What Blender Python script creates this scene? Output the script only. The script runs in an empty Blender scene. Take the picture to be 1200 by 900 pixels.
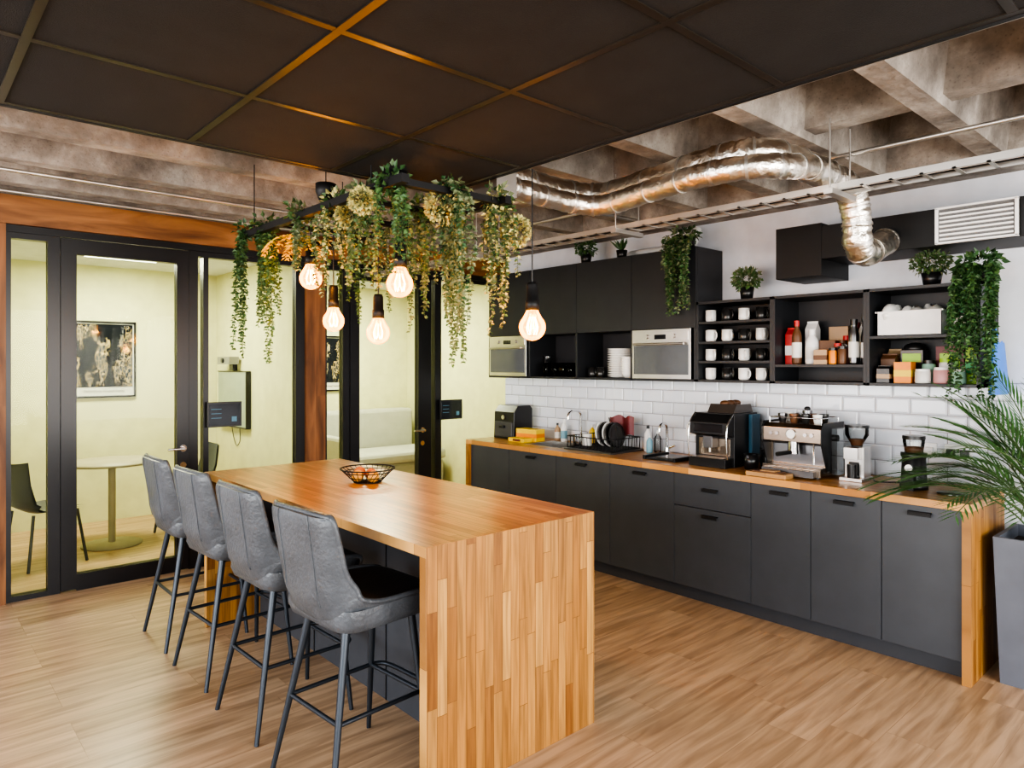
import bpy, math, random
from mathutils import Vector, Matrix
random.seed(11)
R=random.uniform
# ------------------------------------------------------------------ materials
def newmat(name):
    m=bpy.data.materials.new(name); m.use_nodes=True
    nt=m.node_tree; b=nt.nodes['Principled BSDF']
    return m,nt,b
def M(name,col,rough=.5,metal=0,var=0,vs=8,bump=0,bs=40,coat=0,emit=None,es=0,spec=None):
    m,nt,b=newmat(name)
    b.inputs['Base Color'].default_value=(*col,1); b.inputs['Roughness'].default_value=rough
    b.inputs['Metallic'].default_value=metal
    if coat: b.inputs['Coat Weight'].default_value=coat
    if spec is not None: b.inputs['Specular IOR Level'].default_value=spec
    if emit: b.inputs['Emission Color'].default_value=(*emit,1); b.inputs['Emission Strength'].default_value=es
    tc=nt.nodes.new('ShaderNodeTexCoord')
    n=nt.nodes.new('ShaderNodeTexNoise'); n.inputs['Scale'].default_value=vs; n.inputs['Detail'].default_value=5
    nt.links.new(tc.outputs['Object'],n.inputs['Vector'])
    v=max(var,.06)
    r=nt.nodes.new('ShaderNodeValToRGB')
    r.color_ramp.elements[0].position=.3; r.color_ramp.elements[1].position=.7
    r.color_ramp.elements[0].color=(*[c*(1-v) for c in col],1)
    r.color_ramp.elements[1].color=(*[min(1,c*(1+v)) for c in col],1)
    nt.links.new(n.outputs['Fac'],r.inputs['Fac']); nt.links.new(r.outputs['Color'],b.inputs['Base Color'])
    if bump:
        n2=nt.nodes.new('ShaderNodeTexNoise'); n2.inputs['Scale'].default_value=bs; n2.inputs['Detail'].default_value=6
        nt.links.new(tc.outputs['Object'],n2.inputs['Vector'])
        bp=nt.nodes.new('ShaderNodeBump'); bp.inputs['Strength'].default_value=bump; bp.inputs['Distance'].default_value=.01
        nt.links.new(n2.outputs['Fac'],bp.inputs['Height']); nt.links.new(bp.outputs['Normal'],b.inputs['Normal'])
    return m
def wood(name,la,ca,bw,rh,cols,rough=.4,grain=.35,mortar=.0012,gs=(2,45),bump=.1,coat=0,mcol=(.5,.42,.35)):
    m,nt,b=newmat(name); N=nt.nodes.new; L=nt.links.new
    tc=N('ShaderNodeTexCoord'); sp=N('ShaderNodeSeparateXYZ'); L(tc.outputs['Object'],sp.inputs[0])
    cb=N('ShaderNodeCombineXYZ'); L(sp.outputs[la],cb.inputs[0]); L(sp.outputs[ca],cb.inputs[1])
    br=N('ShaderNodeTexBrick'); L(cb.outputs[0],br.inputs['Vector'])
    br.inputs['Color1'].default_value=(0,0,0,1); br.inputs['Color2'].default_value=(1,1,1,1); br.inputs['Mortar'].default_value=(.3,.3,.3,1)
    br.inputs['Scale'].default_value=1; br.inputs['Brick Width'].default_value=bw; br.inputs['Row Height'].default_value=rh
    br.inputs['Mortar Size'].default_value=mortar; br.inputs['Mortar Smooth'].default_value=0; br.offset=.37; br.offset_frequency=3; br.squash=.7; br.squash_frequency=2
    rp=N('ShaderNodeValToRGB'); e=rp.color_ramp.elements
    while len(e)<len(cols): e.new(.5)
    for i,c in enumerate(cols): e[i].position=i/(len(cols)-1); e[i].color=(*c,1)
    L(br.outputs['Color'],rp.inputs['Fac'])
    mul=N('ShaderNodeMath'); mul.operation='MULTIPLY'; mul.inputs[1].default_value=23; L(br.outputs['Color'],mul.inputs[0])
    c2=N('ShaderNodeCombineXYZ')
    for i,(s,k) in enumerate(((la,gs[0]),(ca,gs[1]))):
        q=N('ShaderNodeMath'); q.operation='MULTIPLY'; q.inputs[1].default_value=k; L(sp.outputs[s],q.inputs[0]); L(q.outputs[0],c2.inputs[i])
    L(mul.outputs[0],c2.inputs[2])
    no=N('ShaderNodeTexNoise'); no.inputs['Scale'].default_value=1; no.inputs['Detail'].default_value=6; no.inputs['Distortion'].default_value=.6; L(c2.outputs[0],no.inputs['Vector'])
    g=N('ShaderNodeValToRGB'); g.color_ramp.elements[0].position=.3; g.color_ramp.elements[1].position=.64
    g.color_ramp.elements[0].color=(1-grain,1-grain*1.1,1-grain*1.2,1); g.color_ramp.elements[1].color=(1.05,1.03,1,1)
    L(no.outputs['Fac'],g.inputs['Fac'])
    mx=N('ShaderNodeMixRGB'); mx.blend_type='MULTIPLY'; mx.inputs[0].default_value=1; L(rp.outputs[0],mx.inputs[1]); L(g.outputs[0],mx.inputs[2])
    m2=N('ShaderNodeMixRGB'); m2.blend_type='MULTIPLY'; m2.inputs[2].default_value=(*mcol,1); L(br.outputs['Fac'],m2.inputs[0]); L(mx.outputs[0],m2.inputs[1])
    L(m2.outputs[0],b.inputs['Base Color']); b.inputs['Roughness'].default_value=rough
    if coat: b.inputs['Coat Weight'].default_value=coat; b.inputs['Coat Roughness'].default_value=.2
    bp=N('ShaderNodeBump'); bp.inputs['Strength'].default_value=bump; bp.inputs['Distance'].default_value=.003
    L(no.outputs['Fac'],bp.inputs['Height']); L(bp.outputs['Normal'],b.inputs['Normal'])
    return m
def glassmat(name,tint,ior=1.45,emit=None,es=0):
    m=bpy.data.materials.new(name); m.use_nodes=True; nt=m.node_tree; nt.nodes.clear(); N=nt.nodes.new; L=nt.links.new
    o=N('ShaderNodeOutputMaterial'); t=N('ShaderNodeBsdfTransparent'); t.inputs[0].default_value=(*tint,1)
    g=N('ShaderNodeBsdfGlossy'); g.inputs['Roughness'].default_value=.02
    f=N('ShaderNodeFresnel'); f.inputs[0].default_value=ior
    s=N('ShaderNodeMixShader'); L(f.outputs[0],s.inputs[0]); L(t.outputs[0],s.inputs[1]); L(g.outputs[0],s.inputs[2])
    out=s
    if emit:
        e=N('ShaderNodeEmission'); e.inputs[0].default_value=(*emit,1); e.inputs[1].default_value=es
        a=N('ShaderNodeAddShader'); L(s.outputs[0],a.inputs[0]); L(e.outputs[0],a.inputs[1]); out=a
    L(out.outputs[0],o.inputs[0]); return m

def concrete_mat():
    m,nt,b=newmat('raw_concrete'); N=nt.nodes.new; L=nt.links.new
    tc=N('ShaderNodeTexCoord')
    n=N('ShaderNodeTexNoise'); n.inputs['Scale'].default_value=3.5; n.inputs['Detail'].default_value=12; n.inputs['Roughness'].default_value=.66; L(tc.outputs['Object'],n.inputs['Vector'])
    r=N('ShaderNodeValToRGB'); e=r.color_ramp.elements; e.new(.5)
    e[0].position=.32; e[0].color=(.15,.132,.115,1); e[1].position=.5; e[1].color=(.29,.262,.232,1); e[2].position=.68; e[2].color=(.50,.465,.42,1)
    L(n.outputs['Fac'],r.inputs['Fac'])
    v=N('ShaderNodeTexVoronoi'); v.inputs['Scale'].default_value=55; L(tc.outputs['Object'],v.inputs['Vector'])
    vr=N('ShaderNodeValToRGB'); vr.color_ramp.elements[0].position=.05; vr.color_ramp.elements[0].color=(.62,.6,.58,1); vr.color_ramp.elements[1].position=.28; vr.color_ramp.elements[1].color=(1,1,1,1)
    L(v.outputs['Distance'],vr.inputs['Fac'])
    mx=N('ShaderNodeMixRGB'); mx.blend_type='MULTIPLY'; mx.inputs[0].default_value=.7; L(r.outputs[0],mx.inputs[1]); L(vr.outputs[0],mx.inputs[2]); L(mx.outputs[0],b.inputs['Base Color'])
    n3=N('ShaderNodeTexNoise'); n3.inputs['Scale'].default_value=18; n3.inputs['Detail'].default_value=8; L(tc.outputs['Object'],n3.inputs['Vector'])
    bp=N('ShaderNodeBump'); bp.inputs['Strength'].default_value=.45; bp.inputs['Distance'].default_value=.02; L(n3.outputs['Fac'],bp.inputs['Height']); L(bp.outputs['Normal'],b.inputs['Normal'])
    b.inputs['Roughness'].default_value=.9
    return m
def tile_mat():
    m,nt,b=newmat('white_metro_tile'); N=nt.nodes.new; L=nt.links.new
    tc=N('ShaderNodeTexCoord'); sp=N('ShaderNodeSeparateXYZ'); L(tc.outputs['Object'],sp.inputs[0])
    cb=N('ShaderNodeCombineXYZ'); L(sp.outputs[1],cb.inputs[0]); L(sp.outputs[2],cb.inputs[1])
    br=N('ShaderNodeTexBrick'); L(cb.outputs[0],br.inputs['Vector'])
    br.inputs['Color1'].default_value=(.64,.67,.74,1); br.inputs['Color2'].default_value=(.74,.77,.83,1); br.inputs['Mortar'].default_value=(.30,.30,.33,1)
    br.inputs['Scale'].default_value=1; br.inputs['Brick Width'].default_value=.2; br.inputs['Row Height'].default_value=.098; br.inputs['Mortar Size'].default_value=.0024
    L(br.outputs['Color'],b.inputs['Base Color'])
    b2=N('ShaderNodeTexBrick'); L(cb.outputs[0],b2.inputs['Vector'])
    b2.inputs['Scale'].default_value=1; b2.inputs['Brick Width'].default_value=.2; b2.inputs['Row Height'].default_value=.098; b2.inputs['Mortar Size'].default_value=.014; b2.inputs['Mortar Smooth'].default_value=1
    bp=N('ShaderNodeBump'); bp.invert=True; bp.inputs['Strength'].default_value=.9; bp.inputs['Distance'].default_value=.004; L(b2.outputs['Fac'],bp.inputs['Height']); L(bp.outputs['Normal'],b.inputs['Normal'])
    b.inputs['Roughness'].default_value=.12
    return m
def poster_mat():
    m,nt,b=newmat('map_print'); N=nt.nodes.new; L=nt.links.new
    tc=N('ShaderNodeTexCoord'); mp=N('ShaderNodeMapping'); mp.inputs['Rotation'].default_value=(0,.6,0); mp.inputs['Scale'].default_value=(1.6,1,.8); L(tc.outputs['Object'],mp.inputs[0])
    n=N('ShaderNodeTexNoise'); n.inputs['Scale'].default_value=3.6; n.inputs['Detail'].default_value=3; n.inputs['Roughness'].default_value=.5; L(mp.outputs[0],n.inputs['Vector'])
    r=N('ShaderNodeValToRGB'); r.color_ramp.interpolation='CONSTANT'; e=r.color_ramp.elements; e.new(.5); e.new(.56)
    e[0].position=0; e[0].color=(.004,.006,.012,1); e[1].position=.53; e[1].color=(.20,.16,.10,1); e[2].position=.545; e[2].color=(.03,.04,.06,1); e[3].position=.66; e[3].color=(.004,.006,.012,1)
    L(n.outputs['Fac'],r.inputs['Fac'])
    # street network lines
    v=N('ShaderNodeTexVoronoi'); v.feature='DISTANCE_TO_EDGE'; v.inputs['Scale'].default_value=26; L(mp.outputs[0],v.inputs['Vector'])
    lr=N('ShaderNodeMath'); lr.operation='LESS_THAN'; lr.inputs[1].default_value=.05; L(v.outputs['Distance'],lr.inputs[0])
    gt=N('ShaderNodeMath'); gt.operation='GREATER_THAN'; gt.inputs[1].default_value=.50; L(n.outputs['Fac'],gt.inputs[0])
    mu=N('ShaderNodeMath'); mu.operation='MULTIPLY'; L(lr.outputs[0],mu.inputs[0]); L(gt.outputs[0],mu.inputs[1])
    mx=N('ShaderNodeMixRGB'); mx.inputs[2].default_value=(.55,.42,.2,1); L(mu.outputs[0],mx.inputs[0]); L(r.outputs[0],mx.inputs[1])
    L(mx.outputs[0],b.inputs['Base Color']); b.inputs['Roughness'].default_value=.6; b.inputs['Specular IOR Level'].default_value=.2
    return m

black=M('matt_black_laminate',(.018,.020,.024),.45,var=.1)
shelfin=M('black_shelf_board',(.024,.024,.028),.5)
char=M('charcoal_laminate',(.050,.055,.064),.42,var=.06)
charkick=M('charcoal_plinth',(.045,.048,.056),.5)
frameblk=M('black_powder_coat_frame',(.008,.008,.010),.35)
blkpl=M('black_plastic',(.012,.012,.013),.3)
blkmatt=M('matt_black_metal',(.012,.012,.013),.5,metal=.3)
chrome=M('chrome',(.75,.75,.76),.15,metal=1)
steel=M('brushed_steel',(.6,.58,.56),.28,metal=1)
dsteel=M('dark_steel',(.2,.2,.21),.3,metal=1)
bronze=M('bronze_steel',(.42,.34,.27),.22,metal=1)
white=M('white_plaster',(.68,.70,.76),.8,var=.03,bump=.05)
cream=M('pale_yellow_paint',(.70,.69,.43),.7,var=.03)
whitep=M('white_ceramic',(.82,.82,.8),.2)
whitepl=M('white_plastic',(.8,.8,.8),.35)
conc=concrete_mat(); tilem=tile_mat(); posterm=poster_mat()
ctile=M('black_acoustic_ceiling_tile',(.013,.0125,.0125),.85,bump=.3,bs=300,var=.2)
tbar=M('black_t_bar',(.045,.035,.026),.34,metal=.5)
OAK=[(.58,.285,.085),(.68,.365,.125),(.50,.23,.065),(.74,.43,.16),(.41,.175,.048),(.64,.33,.105)]
OAK2=[(.38,.175,.042),(.46,.235,.064),(.31,.135,.030),(.52,.285,.085),(.235,.092,.020),(.42,.205,.050)]
top_y=wood('oak_butcher_block_top',1,0,.55,.042,OAK,rough=.3,grain=.28,coat=.12)
end_z=wood('oak_butcher_block_end',2,0,.50,.045,OAK2,rough=.45,grain=.42,gs=(3,55))
trimw=wood('walnut_brown_board',0,2,3,.5,[(.33,.145,.05),(.41,.19,.068)],rough=.5,grain=.72,gs=(1.6,9),mortar=0)
postw=wood('walnut_brown_post',2,0,3,.5,[(.25,.105,.038),(.32,.14,.05)],rough=.5,grain=.65,gs=(1.6,12),mortar=0)
floorm=wood('laminate_oak_floor',0,1,1.25,.19,[(.52,.350,.215),(.57,.395,.25),(.475,.315,.19),(.545,.37,.23),(.60,.42,.27)],rough=.33,grain=.42,gs=(2.0,24),mortar=.0010,bump=.04,mcol=(.72,.66,.6))
leather=M('grey_leather',(.070,.077,.087),.34,var=.2,vs=9,bump=.4,bs=60)
leatherD=M('black_leather',(.018,.016,.016),.38,bump=.25,bs=120)
legm=M('gunmetal_legs',(.035,.042,.052),.35,metal=.5)
foil=M('aluminium_foil_duct',(.85,.80,.72),.28,metal=1,bump=1,bs=26)
galv=M('galvanised_steel',(.6,.58,.55),.35,metal=.9)
g1=M('leaf_dark_green',(.03,.08,.025),.5,var=.4,vs=30)
g2=M('leaf_mid_green',(.065,.13,.04),.5,var=.35,vs=30)
g3=M('leaf_sage_green',(.15,.18,.09),.55,var=.3,vs=30)
g4=M('blossom_yellow_green',(.55,.50,.2),.6,var=.35,vs=60)
g5=M('leaf_golden',(.45,.34,.05),.6,var=.3,vs=30)
palmg=M('palm_green',(.07,.17,.05),.45,var=.35,vs=12)
stemm=M('stem_green',(.06,.1,.03),.6)
glass=glassmat('clear_glazing',(.93,.955,.89),1.18)
clear=glassmat('clear_glassware',(.9,.92,.92))
amber=glassmat('amber_bulb_glass',(1,.72,.30),1.45,emit=(1,.36,.012),es=1.25)
fil=M('glowing_filament',(1,.6,.2),.5,emit=(1,.52,.08),es=24)
ledm=M('led_diffuser',(.9,.9,.9),.5,emit=(1,.98,.88),es=7)
screen=M('screen_glass',(.01,.012,.015),.08)
oveng=M('oven_glass',(.10,.11,.12),.1)
soil=M('soil',(.03,.02,.015),.9,bump=.5)
planterm=M('grey_planter',(.11,.12,.145),.5,var=.08)
def colm(n,c,r=.45): return M(n,c,r)
red=colm('red_paint',(.5,.03,.03)); yellow=colm('yellow_card',(.8,.55,.03)); orange=colm('orange_card',(.8,.25,.02)); green=colm('green_pack',(.03,.35,.12))
lime=colm('lime_pack',(.35,.6,.05)); blue=colm('blue_bag',(.03,.16,.55)); brown=colm('brown_coffee',(.12,.05,.02)); tealm=colm('teal_tank',(.03,.10,.16)); redd=colm('burgundy_cloth',(.14,.02,.025)); paper=colm('paper',(.7,.69,.66)); sofa_m=M('light_grey_fabric',(.46,.46,.42),.85,bump=.3,bs=150)
grape=colm('grape_label',(.3,.5,.4)); pinkish=colm('apple_red',(.55,.16,.05)); orangef=colm('orange_fruit',(.75,.38,.06)); tan=colm('kraft_paper',(.42,.28,.16))
tabletop=colm('table_beige',(.40,.36,.26)); chairgrey=colm('grey_polymer',(.06,.068,.075)); cyan=colm('screen_cyan',(.08,.2,.28)); pink=colm('pink_tub',(.6,.3,.3)); soapl=colm('soap_label',(.2,.4,.5))

# ------------------------------------------------------------------ builder
class B:
    def __init__(s): s.v=[];s.f=[];s.mi=[];s.sm=[];s.mats=[];s.M=Matrix.Identity(4)
    def add(s,vs,fs,mat,smooth=False):
        if mat not in s.mats: s.mats.append(mat)
        k=s.mats.index(mat); o=len(s.v)
        for p in vs: s.v.append(s.M@Vector(p))
        for f in fs: s.f.append([i+o for i in f]); s.mi.append(k); s.sm.append(smooth)
    def box(s,x0,x1,y0,y1,z0,z1,mat):
        vs=[(x,y,z) for z in (z0,z1) for y in (y0,y1) for x in (x0,x1)]
        s.add(vs,[(0,2,3,1),(4,5,7,6),(0,1,5,4),(2,6,7,3),(0,4,6,2),(1,3,7,5)],mat)
    def prism(s,poly,x0,x1,mat,axis='x',smooth=False):
        n=len(poly)
        if axis=='x': vs=[(x,a,b) for x in (x0,x1) for a,b in poly]
        elif axis=='y': vs=[(a,y,b) for y in (x0,x1) for a,b in poly]
        else: vs=[(a,b,z) for z in (x0,x1) for a,b in poly]
        s.add(vs,[list(range(n))[::-1],list(range(n,2*n))]+[(i,(i+1)%n,n+(i+1)%n,n+i) for i in range(n)],mat,smooth)
    def cyl(s,p0,p1,r0,r1=None,mat=None,seg=16,caps=True):
        r1=r0 if r1 is None else r1
        p0=Vector(p0);p1=Vector(p1);d=(p1-p0).normalized()
        a=d.orthogonal().normalized(); b=d.cross(a)
        vs=[];
        for p,r in ((p0,r0),(p1,r1)):
            for i in range(seg):
                t=2*math.pi*i/seg; vs.append(p+a*math.cos(t)*r+b*math.sin(t)*r)
        s.add(vs,[(i,(i+1)%seg,seg+(i+1)%seg,seg+i) for i in range(seg)],mat,True)
        if caps: s.add(vs[:seg],[list(range(seg))[::-1]],mat); s.add(vs[seg:],[list(range(seg))],mat)
    def lathe(s,c,prof,mat,seg=24,sy=1):
        vs=[];n=len(prof)
        for r,z in prof:
            for i in range(seg):
                t=2*math.pi*i/seg; vs.append((c[0]+r*math.cos(t),c[1]+r*math.sin(t)*sy,c[2]+z))
        fs=[(j*seg+i,j*seg+(i+1)%seg,(j+1)*seg+(i+1)%seg,(j+1)*seg+i) for j in range(n-1) for i in range(seg)]
        s.add(vs,fs,mat,True)
    def sph(s,c,r,mat,seg=16,rings=10):
        if not hasattr(r,'__len__'): r=(r,r,r)
        vs=[];
        for j in range(rings+1):
            ph=math.pi*j/rings
            for i in range(seg):
                t=2*math.pi*i/seg; q=max(math.sin(ph),.001)
                vs.append((c[0]+r[0]*q*math.cos(t),c[1]+r[1]*q*math.sin(t),c[2]-r[2]*math.cos(ph)))
        s.add(vs,[(j*seg+i,j*seg+(i+1)%seg,(j+1)*seg+(i+1)%seg,(j+1)*seg+i) for j in range(rings) for i in range(seg)],mat,True)
    def tube(s,pts,r,mat,seg=8,smooth_path=0,closed=False,jit=0):
        pts=[Vector(p) for p in pts]
        if smooth_path: pts=cat(pts,smooth_path,closed)
        n=len(pts); vs=[]; a=None
        for i,p in enumerate(pts):
            if closed: d=(pts[(i+1)%n]-pts[i-1]).normalized()
            else: d=(pts[min(i+1,n-1)]-pts[max(i-1,0)]).normalized()
            if a is None: a=d.orthogonal().normalized()
            a=(a-d*a.dot(d)).normalized(); b=d.cross(a)
            rr=r(i/(n-1)) if callable(r) else r
            if jit: rr*=1+R(-jit,jit)
            for k in range(seg):
                t=2*math.pi*k/seg; vs.append(p+(a*math.cos(t)+b*math.sin(t))*rr)
        m=n if closed else n-1
        s.add(vs,[(i*seg+k,i*seg+(k+1)%seg,((i+1)%n)*seg+(k+1)%seg,((i+1)%n)*seg+k) for i in range(m) for k in range(seg)],mat,True)
        if not closed: s.add(vs[:seg],[list(range(seg))[::-1]],mat); s.add(vs[-seg:],[list(range(seg))],mat)
    def surf(s,fn,nu,nv,mat):
        vs=[fn(i/nu,j/nv) for j in range(nv+1) for i in range(nu+1)]
        w=nu+1
        s.add(vs,[(j*w+i,j*w+i+1,(j+1)*w+i+1,(j+1)*w+i) for j in range(nv) for i in range(nu)],mat,True)
    def leaf(s,p,d,L,W,mat,up=None):
        p=Vector(p); d=Vector(d).normalized(); up=Vector(up) if up else Vector((R(-1,1),R(-1,1),R(.2,1)))
        sd=d.cross(up)
        if sd.length<1e-3: sd=d.orthogonal()
        sd.normalize(); nn=sd.cross(d)
        m=p+d*L*.45
        s.add([p,m+sd*W+nn*W*.35,p+d*L-nn*W*.3,m-sd*W+nn*W*.35,m],[(0,4,1),(4,2,1),(0,3,4),(4,3,2)],mat,False)
    def build(s,name,bevel=0,parent=None,sub=0):
        me=bpy.data.meshes.new(name)
        xs=[p.x for p in s.v];ys=[p.y for p in s.v];zs=[p.z for p in s.v]
        o=Vector(((min(xs)+max(xs))/2,(min(ys)+max(ys))/2,min(zs)))
        me.from_pydata([p-o for p in s.v],[],s.f)
        for m in s.mats: me.materials.append(m)
        for p,k,sm in zip(me.polygons,s.mi,s.sm): p.material_index=k; p.use_smooth=sm
        me.update()
        ob=bpy.data.objects.new(name,me); bpy.context.collection.objects.link(ob); ob.location=o
        if bevel:
            q=ob.modifiers.new('bevel','BEVEL'); q.width=bevel; q.segments=2; q.limit_method='ANGLE'; q.angle_limit=.8
        if parent:
            ob.parent=parent; ob.location=o-parent.location
        return ob
def cat(pts,n,closed=False):
    out=[];m=len(pts)
    for i in range(m if closed else m-1):
        if closed: p=[pts[(i+k)%m] for k in (-1,0,1,2)]
        else: p=[pts[max(i-1,0)],pts[i],pts[i+1],pts[min(i+2,m-1)]]
        for j in range(n):
            t=j/n
            out.append(.5*((2*p[1])+(-p[0]+p[2])*t+(2*p[0]-5*p[1]+4*p[2]-p[3])*t*t+(-p[0]+3*p[1]-3*p[2]+p[3])*t**3))
    if not closed: out.append(pts[-1])
    return out
def simple(name,x0,x1,y0,y1,z0,z1,mat,bevel=0):
    b=B(); b.box(x0,x1,y0,y1,z0,z1,mat); return b.build(name,bevel)

# ------------------------------------------------------------------ room shell
WX=4.6
simple('floor',-4.2,5.4,-3.2,8.15,-.1,0,floorm)
simple('wall_kitchen',WX,5.4,-3.2,5.2,0,3.05,white)
simple('wall_meeting_side',5.3,5.4,5.2,8.15,0,3.05,cream)
simple('wall_meeting_back',.3,5.3,8.05,8.15,0,3.05,cream)
simple('wall_meeting_end',.3,.4,5.79,8.05,0,2.6,cream)
simple('wall_partition',2.75,2.84,5.79,8.05,0,2.6,cream)
simple('ceiling_meeting',.4,5.3,5.79,8.05,2.6,2.66,white)
simple('wall_left_plaster',-4.2,.45,5.7,5.79,0,2.9,white)
simple('wall_upper_bulkhead',.45,5.3,5.72,5.79,2.735,3.05,conc)
simple('wall_backsplash_tile',4.588,4.5995,-.4,5.195,.906,1.5,tilem)
b=B()
b.box(-4.2,4.6,-3.3,-3.2,0,.5,white); b.box(-4.2,4.6,-3.3,-3.2,2.6,3.05,white)
for x in (-4.2,-2.1,.1,2.3,4.3): b.box(x,x+.3,-3.3,-3.2,.5,2.6,white)
b.build('wall_rear')
b=B()
b.box(-4.3,-4.2,-3.3,8.15,0,.5,white); b.box(-4.3,-4.2,-3.3,8.15,2.6,3.05,white)
for y in (-3.3,-1.1,1.2,3.4,5.5): b.box(-4.3,-4.2,y,y+.3,.5,2.6,white)
b.build('wall_left')
for k,(x0,x1) in enumerate(((-3.9,-2.1),(-1.8,.1),(.4,2.3),(2.6,4.3))):
    b=B()
    for a,c in ((x0,x0+.05),(x1-.05,x1),((x0+x1)/2-.025,(x0+x1)/2+.025)): b.box(a,c,-3.28,-3.22,.5,2.6,frameblk)
    b.box(x0,x1,-3.28,-3.22,.5,.55,frameblk); b.box(x0,x1,-3.28,-3.22,2.55,2.6,frameblk)
    b.build('window_%d'%(k+5))
b=B()
b.box(-4.2,5.4,-3.2,8.15,3.05,3.15,conc)
y=-2.60
while y<5.6:
    z0=2.72
    b.prism([(y-.055,z0),(y+.055,z0),(y+.065,z0+.05),(y+.12,3.06),(y-.12,3.06),(y-.065,z0+.05)],-4.2,4.6,conc)
    y+=.605
for x in (-1.4,3.42):
    b.prism([(x-.06,2.76),(x+.06,2.76),(x+.14,3.06),(x-.14,3.06)],-3.2,5.7,conc,'y')
b.prism([(4.42,2.721),(4.598,2.721),(4.598,3.06),(4.34,3.06)],-3.2,5.7,conc,'y')
b.build('ceiling')
b=B(); b.prism([(4.44,2.66),(4.599,2.66),(4.599,2.719),(4.42,2.719)],-3.2,5.15,conc,'y'); b.build('trim_edge_beam')
b=B()
XE,YE=2.07,2.84; ZC=2.468
x0,y0=XE-.6*6,YE-.6*7
for i in range(6):
    for j in range(7):
        b.box(x0+i*.6+.011,x0+i*.6+.589,y0+j*.6+.011,y0+j*.6+.589,ZC+.004,ZC+.02,ctile)
for i in range(7): b.box(x0+i*.6-.012,x0+i*.6+.012,y0,YE,ZC,ZC+.035,tbar)
for j in range(8): b.box(x0,XE,y0+j*.6-.0119,y0+j*.6+.0119,ZC+.0005,ZC+.034,tbar)
b.box(x0-.02,x0,y0-.02,YE+.02,ZC-.002,ZC+.06,blkmatt); b.box(XE+.012,XE+.03,y0-.02,YE+.03,ZC-.002,ZC+.06,blkmatt)
b.box(x0,XE+.012,YE+.012,YE+.03,ZC-.002,ZC+.06,blkmatt)
b.box(x0,XE,y0,YE,ZC+.04,ZC+.05,blkmatt)
for x in (x0+.3,.3,1.8):
    for y in (y0+.3,.7,2.6): b.cyl((x,y,ZC+.04),(x,y,2.719),.003,mat=galv,seg=6)
b.build('suspended_ceiling_raft')

# ------------------------------------------------------------------ glass partition
simple('trim_header_board',.45,5.3,5.67,5.8,2.542,2.735,trimw)
b=B(); b.box(.45,.575,5.67,5.79,0,2.54,postw); b.build('trim_post_1')
b=B(); b.box(2.696,2.877,5.67,5.79,0,2.54,postw); b.build('trim_post_2')
f0,f1=5.7,5.775
simple('trim_transom_1',.576,2.694,f0,f1,2.492,2.54,frameblk); simple('trim_transom_2',2.879,5.299,f0,f1,2.492,2.54,frameblk)
def bay(k,bars,panes):
    b=B()
    for a,c in bars: b.box(a,c,f0,f1,0,2.49,frameblk)
    for a,c in panes:
        b.box(a,c,5.735,5.745,.035,2.45,glass); b.box(a,c,f0,f1,0,.035,frameblk); b.box(a,c,f0,f1,2.45,2.49,frameblk)
    b.build('window_%d'%k)
bay(1,((.577,.606),(.812,.885)),((.606,.812),))
bay(2,((1.736,1.805),(1.845,1.885),(2.615,2.694)),((1.805,1.845),(1.885,2.615)))
bay(3,((2.879,2.905),(3.064,3.13)),((2.905,3.064),))
bay(4,((3.971,4.04),(4.09,4.165),(5.24,5.299)),((4.04,4.09),(4.165,5.24)))
def door(name,a,c,hx):
    b=B(); y0,y1=5.69,5.76
    b.box(a,a+.095,y0,y1,.012,2.485,frameblk); b.box(c-.085,c,y0,y1,.012,2.485,frameblk)
    b.box(a+.095,c-.085,y0,y1,2.38,2.485,frameblk); b.box(a+.095,c-.085,y0,y1,.0,.115,frameblk)
    b.box(a+.095,c-.085,5.72,5.73,.115,2.38,glass)
    b.cyl((hx,5.69,.95),(hx,5.64,.95),.012,mat=chrome); b.cyl((hx,5.645,.95),(hx-.12,5.645,.95),.01,mat=chrome)
    b.cyl((hx,5.69,.95),(hx,5.68,.95),.026,mat=chrome); b.cyl((hx,5.69,.82),(hx,5.683,.82),.024,mat=chrome)
    b.build(name)
door('door_1',.888,1.732,1.69); door('door_2',3.133,3.967,3.925)
def tablet(x0,x1,z0,z1):
    b=B(); b.box(x0,x1,5.655,5.672,z0,z1,blkpl); b.box(x0+.015,x1-.015,5.653,5.656,z0+.015,z1-.015,screen)
    b.box((x0+x1)/2-.03,(x0+x1)/2+.03,5.67,5.6995,(z0+z1)/2-.03,(z0+z1)/2+.03,blkpl)
    for i in range(3): b.box(x0+.03,x0+.11,5.652,5.654,z1-.06-i*.035,z1-.055-i*.035,cyan)
    b.box(x1-.08,x1-.04,5.652,5.654,z0+.04,z0+.08,cyan)
    b.build('wall_tablet',.004)
tablet(1.86,2.13,1.10,1.30); tablet(4.12,4.40,1.04,1.24)

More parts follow.
